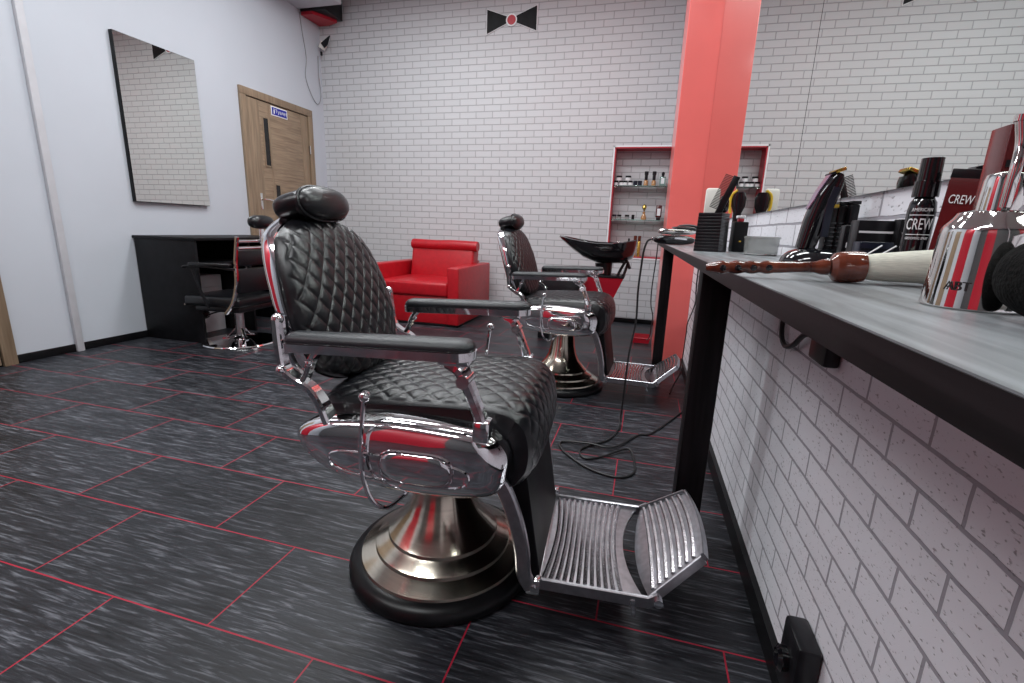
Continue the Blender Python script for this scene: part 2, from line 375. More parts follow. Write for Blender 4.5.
# ------------------------------------------------------------------ things on walls
bt = empty('bow_tie_emblem', 'black bow tie emblem with red centre knot high on the white brick wall', 'wall decoration', (-1.545, YB, 3.03))
for sgn in (-1, 1):
    MB().prism([(sgn*.03, -.028), (sgn*.27, -.125), (sgn*.27, .115), (sgn*.03, .028)], -.010, -.001, 'xz').build('white_edge', 'print', bt, smooth=False)
    MB().prism([(sgn*.03, -.023), (sgn*.263, -.116), (sgn*.263, .106), (sgn*.03, .023)], -.014, -.010, 'xz').build('bow_wing', 'blackmat', bt, smooth=False)
MB().lathe([(.0, 0), (.058, 0), (.058, .012), (0, .012)], 28, Tm((0, -.004, -.005), (PI/2, 0, 0))).build('knot_ring', 'print', bt)
MB().lathe([(.0, 0), (.046, 0), (.042, .008), (0, .008)], 28, Tm((0, -.014, -.005), (PI/2, 0, 0))).build('knot', 'redwall', bt)

lm = empty('wall_mirror', 'tall black-sided rectangular mirror hung on the white left wall', 'mirror', (XL, 3.178, 1.647))
MB().box((.001, -.326, -.588), (.034, .326, .588), .001).build('mirror_backing', 'blacktrim', lm)
MB().box((.034, -.323, -.585), (.037, .323, .585)).build('mirror_pane', 'mirror', lm, smooth=False)

# big mirror over the counter, two panes
def pane(name, y0, y1, label):
    m = MB(); g = .006
    m.prism([(WX(y0)-g, y0), (WX(y1)-g, y1), (WX(y1)-.0005, y1), (WX(y0)-.0005, y0)], 1.032, 3.3, 'xy')
    o = m.build(name, 'mirror', smooth=False); tag(o, label, 'mirror')
pane('wall_mirror_panel', 1.462, 3.598, 'large wall mirror pane above the counter, between the seam and the red pillar')
pane('wall_mirror_panel', -1.2, 1.458, 'large wall mirror pane above the counter, nearer side of the seam')

# corner box, camera gadget, wire
cb = empty('corner_box', 'black box with a red underside fixed in the ceiling corner over the door', 'box', (-3.66, 5.08, 3.12))
MB().box((-.17, -.16, .03), (.14, .15, .24), .004).build('box_body', 'black', cb)
MB().prism([(-.165, -.155), (-.02, -.155), (.10, .10), (-.03, .15), (-.165, .15)], -.0, .03, 'xy').build('red_underside', 'redwall', cb, smooth=False)
cg = empty('corner_camera', 'small white and brown gadget mounted high in the wall corner below the box', 'camera', (-3.74, 5.19, 2.90))
MB().box((-.05, -.03, -.045), (.02, .01, .03), .006, Tm((0, 0, 0), (0, .5, .3))).build('camera_body', 'cream', cg)
MB().prism([(-.02, .02), (.10, .09), (.06, .0), (.02, -.03)], -.045, -.03, 'xz').build('bracket', 'black', cg, smooth=False)
MB().box((-.045, -.03, -.10), (-.025, -.01, -.06), .003).build('plug', 'black', cg)
wi = MB(); wi.tube([(XL+.008, 4.90, 3.14), (XL+.008, 4.93, 2.95), (XL+.008, 4.97, 2.72), (XL+.008, 4.94, 2.52), (XL+.008, 5.02, 2.36), (XL+.008, 5.12, 2.28), (XL+.008, 5.19, 2.38), (XL+.008, 5.17, 2.60), (XL+.008, 5.175, 2.80)], .0045, 6, 5)
tag(wi.build('loose_wire', mat('grey_wire', (.30,.30,.32), .5)), 'thin grey wire looping down the white wall beside the door top', 'wire')

# ------------------------------------------------------------------ niche shelves and bottles
for z, w in ((1.425, 'upper'), (1.085, 'lower')):
    sh = empty('glass_shelf', f'{w} green glass shelf inside the red-framed wall niche', 'shelf', (0, YB, z), 0, 'glass shelves in the niche')
    MB().box((NX0+.014, .015, 0), (NX1-.014, ND-.005, .008), .001).build('glass_plate', 'glass', sh)
    for x in (NX0+.03, NX1-.03): MB().box((x-.012, .05, -.018), (x+.012, .12, -.0005), .003).build('clip', 'steel', sh)
def prodbase(name, label, cat, x, z, y=YB+.07, group=None): return empty(name, label, cat, (x, y, z), 0, group)
ZU, ZL = 1.4335, 1.0935
def jar(x, z, lidm, bodym, label, r=.021, h=.030, group='jars on the niche shelves', y=YB+.07):
    j = prodbase('cosmetic_jar', label, 'jar', x, z, y, group)
    MB().lathe([(0, 0), (r, 0), (r, h), (0, h)], 20).build('jar_body', bodym, j)
    MB().lathe([(0, h), (r*1.05, h), (r*1.05, h+.018), (0, h+.018)], 20).build('lid', lidm, j); return j
ul = ['white jar with black lid, first from the left on the upper niche shelf', 'white jar with black lid, second from the left on the upper niche shelf', 'white jar with black lid, third from the left on the upper niche shelf', 'white jar with black lid, fourth from the left on the upper niche shelf']
for x, l in zip((-.372, -.318, -.278, -.226), ul): jar(x, ZU, 'black', 'print', l)
for x, l, zz in ((-.345, 'black-lidded white jar stacked on the two leftmost jars of the upper niche shelf', ZU+.0485), (-.252, 'black-lidded white jar stacked on the third and fourth jars of the upper niche shelf', ZU+.0485)):
    jar(x, zz, 'black', 'print', l, .028)
jar(-.176, ZU, 'navy', 'navy', 'small navy blue jar left of its twin on the upper niche shelf'); jar(-.130, ZU, 'navy', 'navy', 'small navy blue jar just left of the brown bottles on the upper niche shelf')
def bottle(x, z, body, cap, label, r=.022, h=.06, neck=.01, ch=.05, cr=.012, sq=False, group='bottles on the niche shelves', y=YB+.07):
    j = prodbase('bottle', label, 'bottle', x, z, y, group)
    b = MB()
    if sq: b.box((-r, -r*.7, 0), (r, r*.7, h), .004)
    else: b.lathe([(0, 0), (r, 0), (r*1.02, h*.2), (r, h*.8), (r*.6, h), (neck, h+.006), (0, h+.006)], 20)
    b.build('bottle_body', body, j)
    MB().lathe([(0, h+.001), (cr, h+.001), (cr, h+ch*.6), (cr*1.25, h+ch*.62), (cr*1.25, h+ch), (0, h+ch)], 16).build('cap', cap, j); return j
bottle(-.072, ZU, 'amber', 'black', 'brown round bottle with tall black cap, left of the pair on the upper niche shelf', h=.055, ch=.085, cr=.016)
bottle(.006, ZU, 'amber', 'black', 'brown round bottle with tall black cap, right of the pair on the upper niche shelf', h=.055, ch=.085, cr=.016)
bb_ = bottle(.092, ZU, 'glass', 'black', 'square clear green bottle with black ball stopper on the upper niche shelf', r=.030, h=.09, ch=.02, sq=True)
MB().sphere((0, 0, .12), .017, 14).build('ball_stopper', 'black', bb_)
MB().box((-.016, -.0225, .02), (.016, -.0212, .075)).build('paper_label', 'print', bb_)
bottle(.162, ZU, 'glass', 'black', 'slim green bottle with black cap at the right end of the upper niche shelf', r=.018, h=.045, ch=.065, cr=.013)
for i, (x, w) in enumerate(((-.362, 'leftmost'), (-.312, 'second'), (-.232, 'third'))):
    jar(x, ZL, 'black' if i else 'navy', 'clear', f'small clear jar with dark lid, {w} of the low jars on the lower niche shelf', .022, .028)
jar(-.170, ZL, 'black', 'black', 'small all-black jar beside the gold bottle on the lower niche shelf', .015, .030)
fb = prodbase('perfume_bottle', 'gold and clear figurine-shaped perfume bottle standing on the lower niche shelf', 'bottle', -.062, ZL)
MB().lathe([(0, 0), (.026, 0), (.030, .018), (.022, .04), (.012, .06), (.016, .075), (0, .085)], 16).build('bottle_body', 'amber', fb)
MB().lathe([(0, .085), (.006, .085), (.010, .1), (.024, .12), (.020, .14), (.006, .155), (0, .158)], 10).build('stopper', 'gold', fb)
tb = prodbase('cream_tube', 'brown tube with white label and black cap standing on the lower niche shelf', 'tube', .085, ZL)
MB().box((-.030, -.012, .025), (.030, .012, .15), .008).build('tube_body', 'maroon', tb)
MB().box((-.017, -.0135, .045), (.017, -.0122, .115)).build('paper_label', 'print', tb); MB().box((-.021, -.014, 0), (.021, .014, .028), .004).build('cap', 'black', tb)
bottle(.178, ZL, 'maroon', 'black', 'small dark red bottle at the right end of the lower niche shelf', r=.016, h=.05, ch=.03)
for x, l in ((-.125, 'slim gold and black canister on the niche floor, left of the pair'), (-.082, 'slim gold and black canister on the niche floor, right of the pair')):
    j = prodbase('spray_canister', l, 'canister', x, NZ0+.012, YB+.07, 'gold canisters on the niche floor')
    MB().lathe([(0, 0), (.0165, 0), (.0165, .17), (.012, .18), (0, .18)], 16).build('canister_body', 'gold', j); MB().lathe([(0, .16), (.0175, .16), (.0175, .215), (0, .22)], 16).build('cap', 'brushwood', j)
jb = prodbase('dispenser_bottle', 'black bottle with white label on the niche floor left of the gold canisters', 'bottle', -.19, NZ0+.012)
MB().box((-.022, -.015, 0), (.022, .015, .15), .008).build('bottle_body', 'black', jb); MB().box((-.014, -.0165, .03), (.014, -.0152, .11)).build('paper_label', 'print', jb); MB().lathe([(0, .15), (.01, .15), (.01, .185), (0, .185)], 12).build('cap', 'black', jb)

# ------------------------------------------------------------------ barber chair
def quilt(a, b):
    sa, sb = np.abs(np.sin(PI*a)), np.abs(np.sin(PI*b))
    return .72*(1-np.exp(-5.5*sa))*(1-np.exp(-5.5*sb))+.28*sa*sb
def grid_mesh(P, name, m, parent, back=None, ang=60):
    """P: (nu, nv, 3) front grid; back: (nu, nv, 3) or None"""
    nu, nv = P.shape[:2]
    mb = MB(); mb.v = [Vector(p) for p in P.reshape(-1, 3)]
    mb.f = [(i*nv+j, i*nv+j+1, (i+1)*nv+j+1, (i+1)*nv+j) for i in range(nu-1) for j in range(nv-1)]
    if back is not None:
        o = len(mb.v); mb.v += [Vector(p) for p in back.reshape(-1, 3)]
        mb.f += [(o+i*nv+j, o+(i+1)*nv+j, o+(i+1)*nv+j+1, o+i*nv+j+1) for i in range(nu-1) for j in range(nv-1)]
        rim = [(i, 0) for i in range(nu)]+[(nu-1, j) for j in range(1, nv)]+[(i, nv-1) for i in range(nu-2, -1, -1)]+[(0, j) for j in range(nv-2, 0, -1)]
        R = [i*nv+j for i, j in rim]; n = len(R)
        mb.f += [(R[k], R[(k+1) % n], o+R[(k+1) % n], o+R[k]) for k in range(n)]
    return mb.build(name, m, parent, ang)
def displaced(P, d):
    du = np.gradient(P, axis=0); dv = np.gradient(P, axis=1); n = np.cross(du, dv); n /= np.linalg.norm(n, axis=2, keepdims=True)+1e-12
    return P+n*d[..., None]

BZ0, BZ1 = .548, .968
def back_x(z): return np.interp(z, [.54, .60, .70, .80, .88, .97], [-.176, -.184, -.208, -.238, -.269, -.306])
def back_frame(U, V, grow=0):
    k = .62
    y = U*np.sqrt(1-k*V*V*np.where(V > 0, .95, .85)/1.6)
    z = V*np.sqrt(1-.46*U*U)
    zz = (BZ0+BZ1)/2+z*((BZ1-BZ0)/2+grow)
    t = (zz-BZ0)/(BZ1-BZ0)
    w = .232-.028*np.clip(t, 0, 1)**2+grow - .02*np.clip(.3-t, 0, 1)
    return y*w, zz
def make_barber_chair(label):
    R = empty('barber_chair', label, 'barber chair')
    # base
    MB().lathe([(0, 0), (.257, 0), (.265, .008), (.265, .022), (.253, .038), (.232, .045), (.0, .045)], 72, Tm((.024, 0, 0))).build('rubber_ring', 'rubber', R)
    MB().lathe([(0, .0455), (.232, .0455), (.230, .052), (.204, .066), (.192, .072), (.190, .081), (.182, .087), (.164, .098), (.156, .104), (.154, .113), (.144, .122), (.128, .142), (.104, .170), (.086, .21), (.075, .26), (.068, .32), (.066, .385), (0, .385)], 72, Tm((.024, 0, 0))).build('base_column', 'satin', R, ang=25)
    MB().box((-.15, -.20, .385), (.20, .20, .43), .02).build('seat_plate', 'blackmat', R)
    # side housings
    O = outline([(-.232, .478), (-.178, .522), (-.03, .543), (.12, .541), (.215, .528), (.255, .492), (.258, .448), (.232, .394), (.10, .376), (-.06, .384), (-.17, .412)], 7)
    cx, cz = .02, .465
    for s in (-1, 1):
        secs = []
        for f, d in ((1.0, .228), (1.0, .262), (.985, .276), (.93, .289), (.82, .2975), (.62, .303), (.3, .306), (.02, .307)):
            secs.append([(cx+(x-cx)*f, s*d, cz+(z-cz)*f) for x, z in O])
        h = MB().loft(secs).build('side_housing', 'chrome', R, ang=50)
        # raised oval plates on the housing
        def oval(x0, x1, z0, z1, n=40, sk=0):
            pts = []
            for j in range(n):
                a = 2*PI*j/n; u = math.copysign(abs(math.cos(a))**.55, math.cos(a)); v = math.copysign(abs(math.sin(a))**.7, math.sin(a))
                x = (x0+x1)/2+u*(x1-x0)/2; pts.append((x, (z0+z1)/2+v*(z1-z0)/2+sk*(x-(x0+x1)/2)))
            return pts
        o1 = oval(-.135, .185, .412, .470, sk=-.02); o2 = oval(-.015, .150, .412, .486)
        def surf_y(x, z, lift=0):
            best = 1e9
            r = 0
            for ox, oz in O[::3]:
                pass
            # radial fraction of the point inside the outline
            a = math.atan2(z-cz, x-cx); rb = .2
            for k in range(len(O)):
                x1, z1_ = O[k][0]-cx, O[k][1]-cz; x2, z2_ = O[(k+1) % len(O)][0]-cx, O[(k+1) % len(O)][1]-cz
                a1, a2 = math.atan2(z1_, x1), math.atan2(z2_, x2)
                da = (a2-a1+PI) % (2*PI)-PI; db = (a-a1+PI) % (2*PI)-PI
                if da != 0 and 0 <= db/da <= 1: rb = math.hypot(x1, z1_)*(1-db/da)+math.hypot(x2, z2_)*db/da; break
            f = math.hypot(x-cx, z-cz)/rb
            return s*(float(np.interp(f, [.02, .3, .62, .82, .93, .985, 1], [.307, .306, .303, .2975, .289, .276, .262]))+lift)
        for nm, o in (('trim_loop', o1), ('raised_plate', o2)):
            ring = [Vector((x, surf_y(x, z, .001), z)) for x, z in o]; ring.append(ring[0])
            r_ = MB().tube(ring, .0032, 6)
            if nm == 'raised_plate':
                c = (.0675, .449)
                secs2 = [[(c[0]+(x-c[0])*f, surf_y(c[0]+(x-c[0])*f, c[1]+(z-c[1])*f, l), c[1]+(z-c[1])*f) for x, z in o] for f, l in ((.99, -.004), (.97, .002), (.9, .006), (.7, .008), (.3, .009), (.02, .009))]
                r_.loft(secs2)
            r_.build(nm, 'chrome', h, ang=50)
    # seat
    prof = [(-.205, .470), (-.205, .520), (-.190, .548), (-.10, .560), (.0, .566), (.12, .572), (.21, .574), (.262, .562), (.292, .530), (.303, .480), (.298, .430), (.275, .392)]
    pr = np.array([list(p) for p in spline([(x, z, 0) for x, z in prof], 9)])[:, :2]
    L = np.concatenate([[0], np.cumsum(np.linalg.norm(np.diff(pr, axis=0), axis=1))]); nU, nV = 190, 164
    tt = np.linspace(0, L[-1], nU); px, pz = np.interp(tt, L, pr[:, 0]), np.interp(tt, L, pr[:, 1])
    v = np.linspace(-1, 1, nV); W = .226
    crown = .018*(1-np.abs(v)**3)
    P = np.zeros((nU, nV, 3)); nx = np.gradient(pz); nz = -np.gradient(px); nn = np.hypot(nx, nz); nx, nz = -nx/nn, -nz/nn
    edge = 1-np.abs(v)**10
    for i in range(nU):
        P[i, :, 0] = px[i]+nx[i]*(crown-.006*(1-edge)); P[i, :, 1] = v*W*(1-.06*(i/nU > 2)); P[i, :, 2] = pz[i]+nz[i]*(crown-.012*(1-edge))
    s_, t_ = np.meshgrid(tt, v*W, indexing='ij'); m_ = (np.clip((.94-np.abs(v))*30, 0, 1))[None, :]
    q = quilt(t_/.052+s_/.060, t_/.052-s_/.060)
    P = displaced(P, (q*.0050-.003)*m_)
    if (P[50, 46, 2]) < .5: pass
    back = P.copy(); back[..., 0] = np.clip(P[..., 0]*.86, -.19, .262); back[..., 2] = np.minimum(P[..., 2]-.03, .45); back[..., 1] = P[..., 1]*.97
    grid_mesh(P, 'seat_cushion', 'leather', R, back)
    MB().box((-.19, -.226, .455), (.25, .226, .528), .018).build('seat_base', 'black', R)
    MB().prism([(.240, .45), (.285, .42), (.330, .15), (.330, .128), (.300, .128), (.23, .36)], -.175, .175, 'xz', bev=.004).build('front_apron', 'blackmat', R)
    # backrest
    nu, nv = 176, 176
    u = np.linspace(-1, 1, nu); v = np.linspace(-1, 1, nv); V, U = np.meshgrid(v, u, indexing='ij')
    y, z = back_frame(U, V)
    rim = (np.clip(1-np.abs(U)**7, 0, 1)*np.clip(1-np.abs(V)**9, 0, 1))**.5
    F = np.stack([back_x(z)-.042+rim*(.042+.014*(1-U*U)), y, z], -1)
    q = quilt(y/.047+z/.062, y/.047-z/.062); m_ = np.clip((.975-np.abs(U))*30, 0, 1)*np.clip((.97-np.abs(V))*25, 0, 1)
    F = displaced(F, -(q*.0050-.0025)*m_*(1 if np.cross(F[1, 0]-F[0, 0], F[0, 1]-F[0, 0])[0] < 0 else -1))
    Bk = np.stack([back_x(z)-.055, y*.97, z], -1)
    grid_mesh(F, 'backrest_cushion', 'leather', R, Bk)
    u = np.sin(np.linspace(-PI/2, PI/2, 44)); v = u.copy(); V, U = np.meshgrid(v, u, indexing='ij'); y, z = back_frame(U, V, .004)
    rim = (np.clip(1-np.abs(U)**16, 0, 1)*np.clip(1-np.abs(V)**16, 0, 1))**.5
    u_ = 1
    grid_mesh(np.stack([back_x(z)-.048-rim*.046-.012*(1-U*U), y, z], -1), 'back_shell', 'chrome', R, np.stack([back_x(z)-.046, y, z], -1))
    # headrest
    T = Tm((-.335, 0, .993), (0, -.28, 0))
    hr = MB().sq((-.010, 0, 0), (.060, .106, .038), .8, .6, 32, T).build('headrest', 'leather', R)
    MB().sq((.024, 0, -.004), (.040, .104, .044), .9, .8, 32, T).build('headrest_pad', 'leather', hr)
    ring = [Vector((.028, .106*math.copysign(abs(math.cos(a))**.8, math.cos(a)), .0445*math.copysign(abs(math.sin(a))**.9, math.sin(a))-.004)) for a in [2*PI*i/40 for i in range(41)]]
    MB().tube(ring, .0035, 6, T=T).build('piping', 'leather', hr)
    MB().box((-.37, -.03, .88), (-.355, .03, .985), .004).build('headrest_post', 'chrome', R)
    # armrests
    for s in (-1, 1):
        yc = s*.272
        AX = (-.24, .19) if s < 0 else (-.205, .212)
        def stad(w, x0=-.22, x1=.205, n=10):
            r = w/2; pts = [(x1-r+r*math.sin(a), r*math.cos(a)) for a in [PI*i/n for i in range(n+1)]]
            return pts+[(x0+r*.55+r*.55*-math.sin(a), -r*.8*math.cos(a)) for a in [PI*i/n for i in range(n+1)]]
        def lay(w, dz, ins=0): return [(x, yc+y, dz+.696+.035*(x+.235)) for x, y in stad(w, AX[0]+ins, AX[1]-ins)]
        MB().loft([lay(.066, .001, .004), lay(.070, .004, .002), lay(.070, .007, .002), lay(.065, .0135, .005), lay(.050, .0195, .012), lay(.022, .0230, .024)]).build('armrest_pad', 'armpad', R)
        ar = MB().loft([lay(.060, -.020, .006), lay(.073, -.018, .001), lay(.074, .0, 0), lay(.066, .0015, .003)]).build('armrest_rail', 'chrome', R, ang=30)
        f = MB(); f.ribbon([(.13, yc, .684), (.158, yc, .668), (.174, yc, .635), (.188, yc, .60), (.202, yc, .565), (.206, yc, .525)], [.036, .044, .036, .030, .034, .040], .023, 5)
        f.tube([(.168, yc-.025, .648), (.168, yc+.025, .648)], .014, 14); f.box((.188, yc-.022, .520), (.224, yc+.022, .565), .006); f.box((.115, yc-.024, .680), (.18, yc+.024, .692), .003)
        f.build('front_bracket', 'chrome', R)
        g = MB(); g.ribbon([(-.262, yc, .742), (-.258, yc, .69), (-.250, yc, .635), (-.225, yc, .612), (-.190, yc, .595), (-.165, yc, .565), (-.145, yc, .520)], [.020, .026, .030, .034, .032, .036, .042], .019, 5)
        g.ribbon([(-.160, yc, .684), (-.180, yc, .66), (-.192, yc, .63), (-.205, yc, .606)], [.034, .026, .024, .03], .013, 4)
        g.sphere((-.262, yc-.004*s, .742), .013, 14); g.sphere((-.250, yc+s*.012, .632), .012, 12); g.sphere((-.180, yc+s*.012, .655), .009, 10)
        g.build('rear_bracket', 'chrome', R)
        # back hinge plate joining the shell
        MB().ribbon([(-.275, s*.235, .742), (-.265, s*.24, .66), (-.235, s*.245, .61)], .02, .02, 4).build('hinge_plate', 'chrome', R)
        # reclining lever with ball
        yl = s*.318
        lx = Tm((0, 0, 0)) if s < 0 else Tm((.105, 0, .03))
        l = MB(); l.tube([(-.035, yl, .600), (-.042, yl, .55), (-.048, yl, .49), (-.046, yl, .43), (-.030, yl-.0*s, .375), (-.008, yl-s*.01, .348), (.012, yl-s*.03, .350), (.04, yl-s*.07, .375), (.07, yl-s*.10, .40)], .0052, 8, 6, T=lx); l.sphere((-.034, yl, .606), .0125, 14, T=lx)
        l.build('recline_lever', 'chrome', R)
        # footrest arm
        MB().ribbon([(.215, s*.232, .425), (.248, s*.230, .385), (.275, s*.225, .31), (.292, s*.220, .23), (.298, s*.214, .165), (.316, s*.208, .126)], [.018, .02, .02, .02, .02], .034, 6).build('footrest_arm', 'alu', R)
        MB().box((.318, s*.206-.012, .114), (.352, s*.206+.012, .154), .004).build('hinge_block', 'chrome', R)
        MB().tube([(.337, s*.206-.017, .134), (.337, s*.206+.017, .134)], .007, 10).build('hinge_bolt', 'chrome', R)
    # footrest tread
    zt = .130; Wt = .185
    fr = MB()
    def bow(x, n=14, w=Wt, b=.018, x0=None): return [(x+b*(1-(2*i/n-1)**2), -w+2*w*i/n) for i in range(n+1)]
    left = bow(.345, b=0); right = bow(.592, b=-.045)
    fr.prism(left[::-1][:1]+[(.345, -Wt)]+right, zt-.008, zt, 'xy')
    for s in (-1, 1): fr.ribbon([(.34, s*(Wt+.004), zt-.004), (.60, s*(Wt+.004), zt-.004), (.625, s*(Wt+.004), zt+.012)], .009, .030, 0)
    fr.box((.34, -Wt, zt-.018), (.35, Wt, zt+.002), .002)
    fp = fr.build('footrest_frame', 'alu', R)
    for i in range(12):
        x = .356+i*.0165
        MB().tube([(px_, py_, zt+.004) for px_, py_ in bow(x, 14, Wt-.006, .014-.0026*i)], .0056, 6, flat=.9).build('tread_rib', 'alutread', fp)
    Tf = Tm((.600, 0, zt+.002), (0, -.72, 0))
    fl = MB(); lf = bow(.004, b=-.030); rt = bow(.152, b=.012, w=Wt*.76)
    fl.prism(lf[::-1]+rt if False else lf+rt[::-1], -.008, 0, 'xy', T=Tf)
    for s in (-1, 1): fl.ribbon([(-.004, s*(Wt+.003), -.004), (.152, s*(Wt*.76+.003), -.004)], .008, .024, 0, T=Tf)
    fl.ribbon([(p[0]+.004, p[1], -.003) for p in rt], .022, .008, 0, up=(0, 0, 1), T=Tf)
    ff = fl.build('footrest_flap', 'alu', R)
    for i in range(7):
        x = .018+i*.0192
        MB().tube([(px_, py_, .004) for px_, py_ in bow(x, 14, Wt*(1-.24*x/.152)-.010, .006+.001*i)], .0056, 6, flat=.9, T=Tf).build('tread_rib', 'alutread', ff)
    for s in (-1, 1):
        MB().tube([(.622, s*(Wt-.004), zt+.004), (.622, s*(Wt+.016), zt+.004)], .011, 12).build('flap_pivot', 'chrome', R)
        MB().ribbon([(.565, s*(Wt+.006), zt-.002), (.572, s*(Wt+.006), zt-.045)], .010, .012, 0).build('stop_peg', 'chrome', R)
    for c in R.children:
        if c.name.split('.')[0] in ('footrest_frame', 'footrest_flap', 'hinge_block', 'hinge_bolt', 'flap_pivot', 'stop_peg'): c.location.x = -.015
    return R
ch1 = make_barber_chair('large black quilted barber chair in the foreground with grooved metal footrest')
ch1.location = (-.517, 1.125, 0); ch1.rotation_euler = (0, 0, math.radians(4))
ch2 = copy_tree(ch1); ch2.location = (-.472, 2.86, 0); ch2.rotation_euler = (0, 0, math.radians(-2))
ch2['label'] = 'farther black barber chair behind the big one, beside the wash basin'
for c in (ch1, ch2): c['group'] = 'barber chairs facing the counter'

# ------------------------------------------------------------------ counter
ct = empty('counter', 'long narrow dark counter on black timber legs along the mirror wall', 'counter', (0, 0, 0))
def CF(y): return .119-.0155*y
Y0, Y1 = .12, 3.20
MB().prism([(CF(Y0), Y0), (CF(Y1), Y1), (WX(Y1)-.001, Y1), (WX(Y0)-.001, Y0)], .8845, .9045, 'xy').build('worktop', 'counteredge', ct, smooth=False)
MB().prism([(CF(Y0)+.001, Y0), (CF(Y1)+.001, Y1-.001), (WX(Y1)-.0015, Y1-.001), (WX(Y0)-.0015, Y0)], .9045, .9055, 'xy').build('top_laminate', 'counter', ct, smooth=False)
for y, x, w in ((1.44, .155, .078), (3.13, .104, .060)):
    MB().box((x, y-.045, 0), (x+w, y+.045, .884), .003).build('leg', 'blackwood', ct)
ZT = .9058

# cords and adaptor under the counter
c1 = MB(); c1.tube([(.018, 2.293, .927), (.008, 2.296, .924), (-.002, 2.30, .912), (-.012, 2.30, .87), (-.016, 2.30, .80), (-.020, 2.30, .69), (-.016, 2.30, .54), (-.034, 2.30, .38), (-.040, 2.30, .21), (-.045, 2.30, .06), (-.05, 2.24, .008), (-.09, 2.10, .006), (-.16, 2.02, .006), (-.20, 1.95, .006), (-.17, 1.88, .006), (-.10, 1.92, .007), (.0, 2.02, .013), (.03, 1.96, .006), (.035, 1.82, .006), (-.03, 1.76, .006), (-.15, 1.80, .006), (-.27, 1.92, .006), (-.29, 2.01, .006), (-.17, 2.02, .012), (-.06, 2.02, .010), (.04, 2.20, .006), (.10, 2.24, .006), (.19, 2.42, .006), (.27, 2.60, .006), (.32, 2.62, .02), (.33, 2.62, .10)], .0048, 7, 6)
tag(c1.build('loose_cable', 'soot'), 'black cord hanging off the counter end and coiled on the floor', 'cord')
c2 = MB(); c2.tube([(.075, 3.17, .911), (.068, 3.212, .905), (.066, 3.225, .80), (.058, 3.23, .62), (.062, 3.23, .50), (.082, 3.22, .42), (.085, 3.5, .30), (.09, 3.9, .14), (.075, 4.22, .045)], .004, 7, 6)
tag(c2.build('loose_cable', 'soot'), 'thin black cord running down behind the far counter leg to the red tray', 'cord')
c3 = MB(); c3.tube([(.318, 3.10, .88), (.325, 3.2, .70), (.333, 3.25, .60), (.333, 3.22, .52), (.325, 3.45, .36), (.328, 3.5, .28), (.322, 3.48, .10), (.31, 3.4, .01), (.25, 3.1, .006), (.22, 2.9, .006)], .004, 7, 6)
tag(c3.build('loose_cable', 'soot'), 'black cord running down the brick wall beside the red pillar', 'cord')
ad = empty('power_adaptor', 'black power adaptor plugged in under the counter edge with a looped lead', 'adaptor', (WX(1.03), 1.03, .765))
MB().box((-.030, -.045, -.050), (-.001, .045, .10), .006).build('adaptor_body', 'black', ad)
MB().tube([(-.012, .06, .0), (-.02, .12, -.02), (-.02, .18, -.055), (-.018, .25, -.072), (-.016, .30, -.05), (-.012, .32, .0), (-.01, .31, .11)], .006, 8, 6).build('lead', 'soot', ad)
MB().box((-.028, .05, -.012), (-.001, .14, .05), .008).build('plug', 'black', ad)
so = empty('wall_socket', 'black socket block low on the brick wall above the baseboard', 'socket', (WX(.86), .86, .17))
MB().box((-.042, -.045, -.075), (-.001, .045, .065), .008).build('socket_body', 'black', so)
MB().lathe([(0, 0), (.022, 0), (.024, .012), (.016, .018), (.014, .006), (0, .006)], 24, Tm((-.042, 0, 0), (0, -PI/2, 0))).build('socket_face', 'gloss', so)
rt_ = empty('floor_tray', 'low red plastic tray on the floor beside the far counter leg', 'tray', (.02, 4.36, 0))
MB().loft([[(x*s1, y*s1, z) for x, y in ((-.07, -.10), (.085, -.10), (.085, .10), (-.07, .10))] for s1, z in ((.9, 0), (1, .045), (1.05, .045), (1.0, .05), (.94, .05), (.85, .01))]).build('tray_body', 'redwall', rt_)

# ------------------------------------------------------------------ things on the counter
# chrome spray bottle
sp = empty('spray_bottle', 'polished chrome spray bottle standing at the near end of the counter', 'spray bottle', (.2345, .422, ZT))
MB().lathe([(0, 0), (.0305, 0), (.0314, .0012), (.0313, .003), (.0311, .005), (.0298, .027), (.0285, .051), (.0283, .0545), (.0270, .0575), (.023, .0625), (.021, .0665), (.017, .068), (0, .068)], 56).build('bottle_body', 'steel', sp)
MB().lathe([(0, .068), (.0125, .068), (.0116, .088), (.0106, .092), (.007, .094), (0, .094)], 40).build('collar', 'steel', sp)
MB().tube([(-.004, -.012, .070), (-.004, -.013, .093), (-.002, -.009, .110), (-.004, -.007, .125)], [.003, .0032, .0032, .0032], 10, 6).build('nozzle_tube', 'steel', sp)
MB().lathe([(0, 0), (.0042, 0), (.0042, .004), (0, .004)], 14, Tm((-.004, -.007, .125))).build('nozzle_tip', 'steel', sp)
MB().box((.004, -.022, .089), (.040, -.012, .096), .003, Tm((0, 0, 0), (0, .1, .1))).build('trigger', 'black', sp)
text('ABT', .009, 'bottle_lettering', 'soot', sp, Tm((-.0238, -.0205, .016), (PI/2, 0, math.radians(-51))), sx=.9)
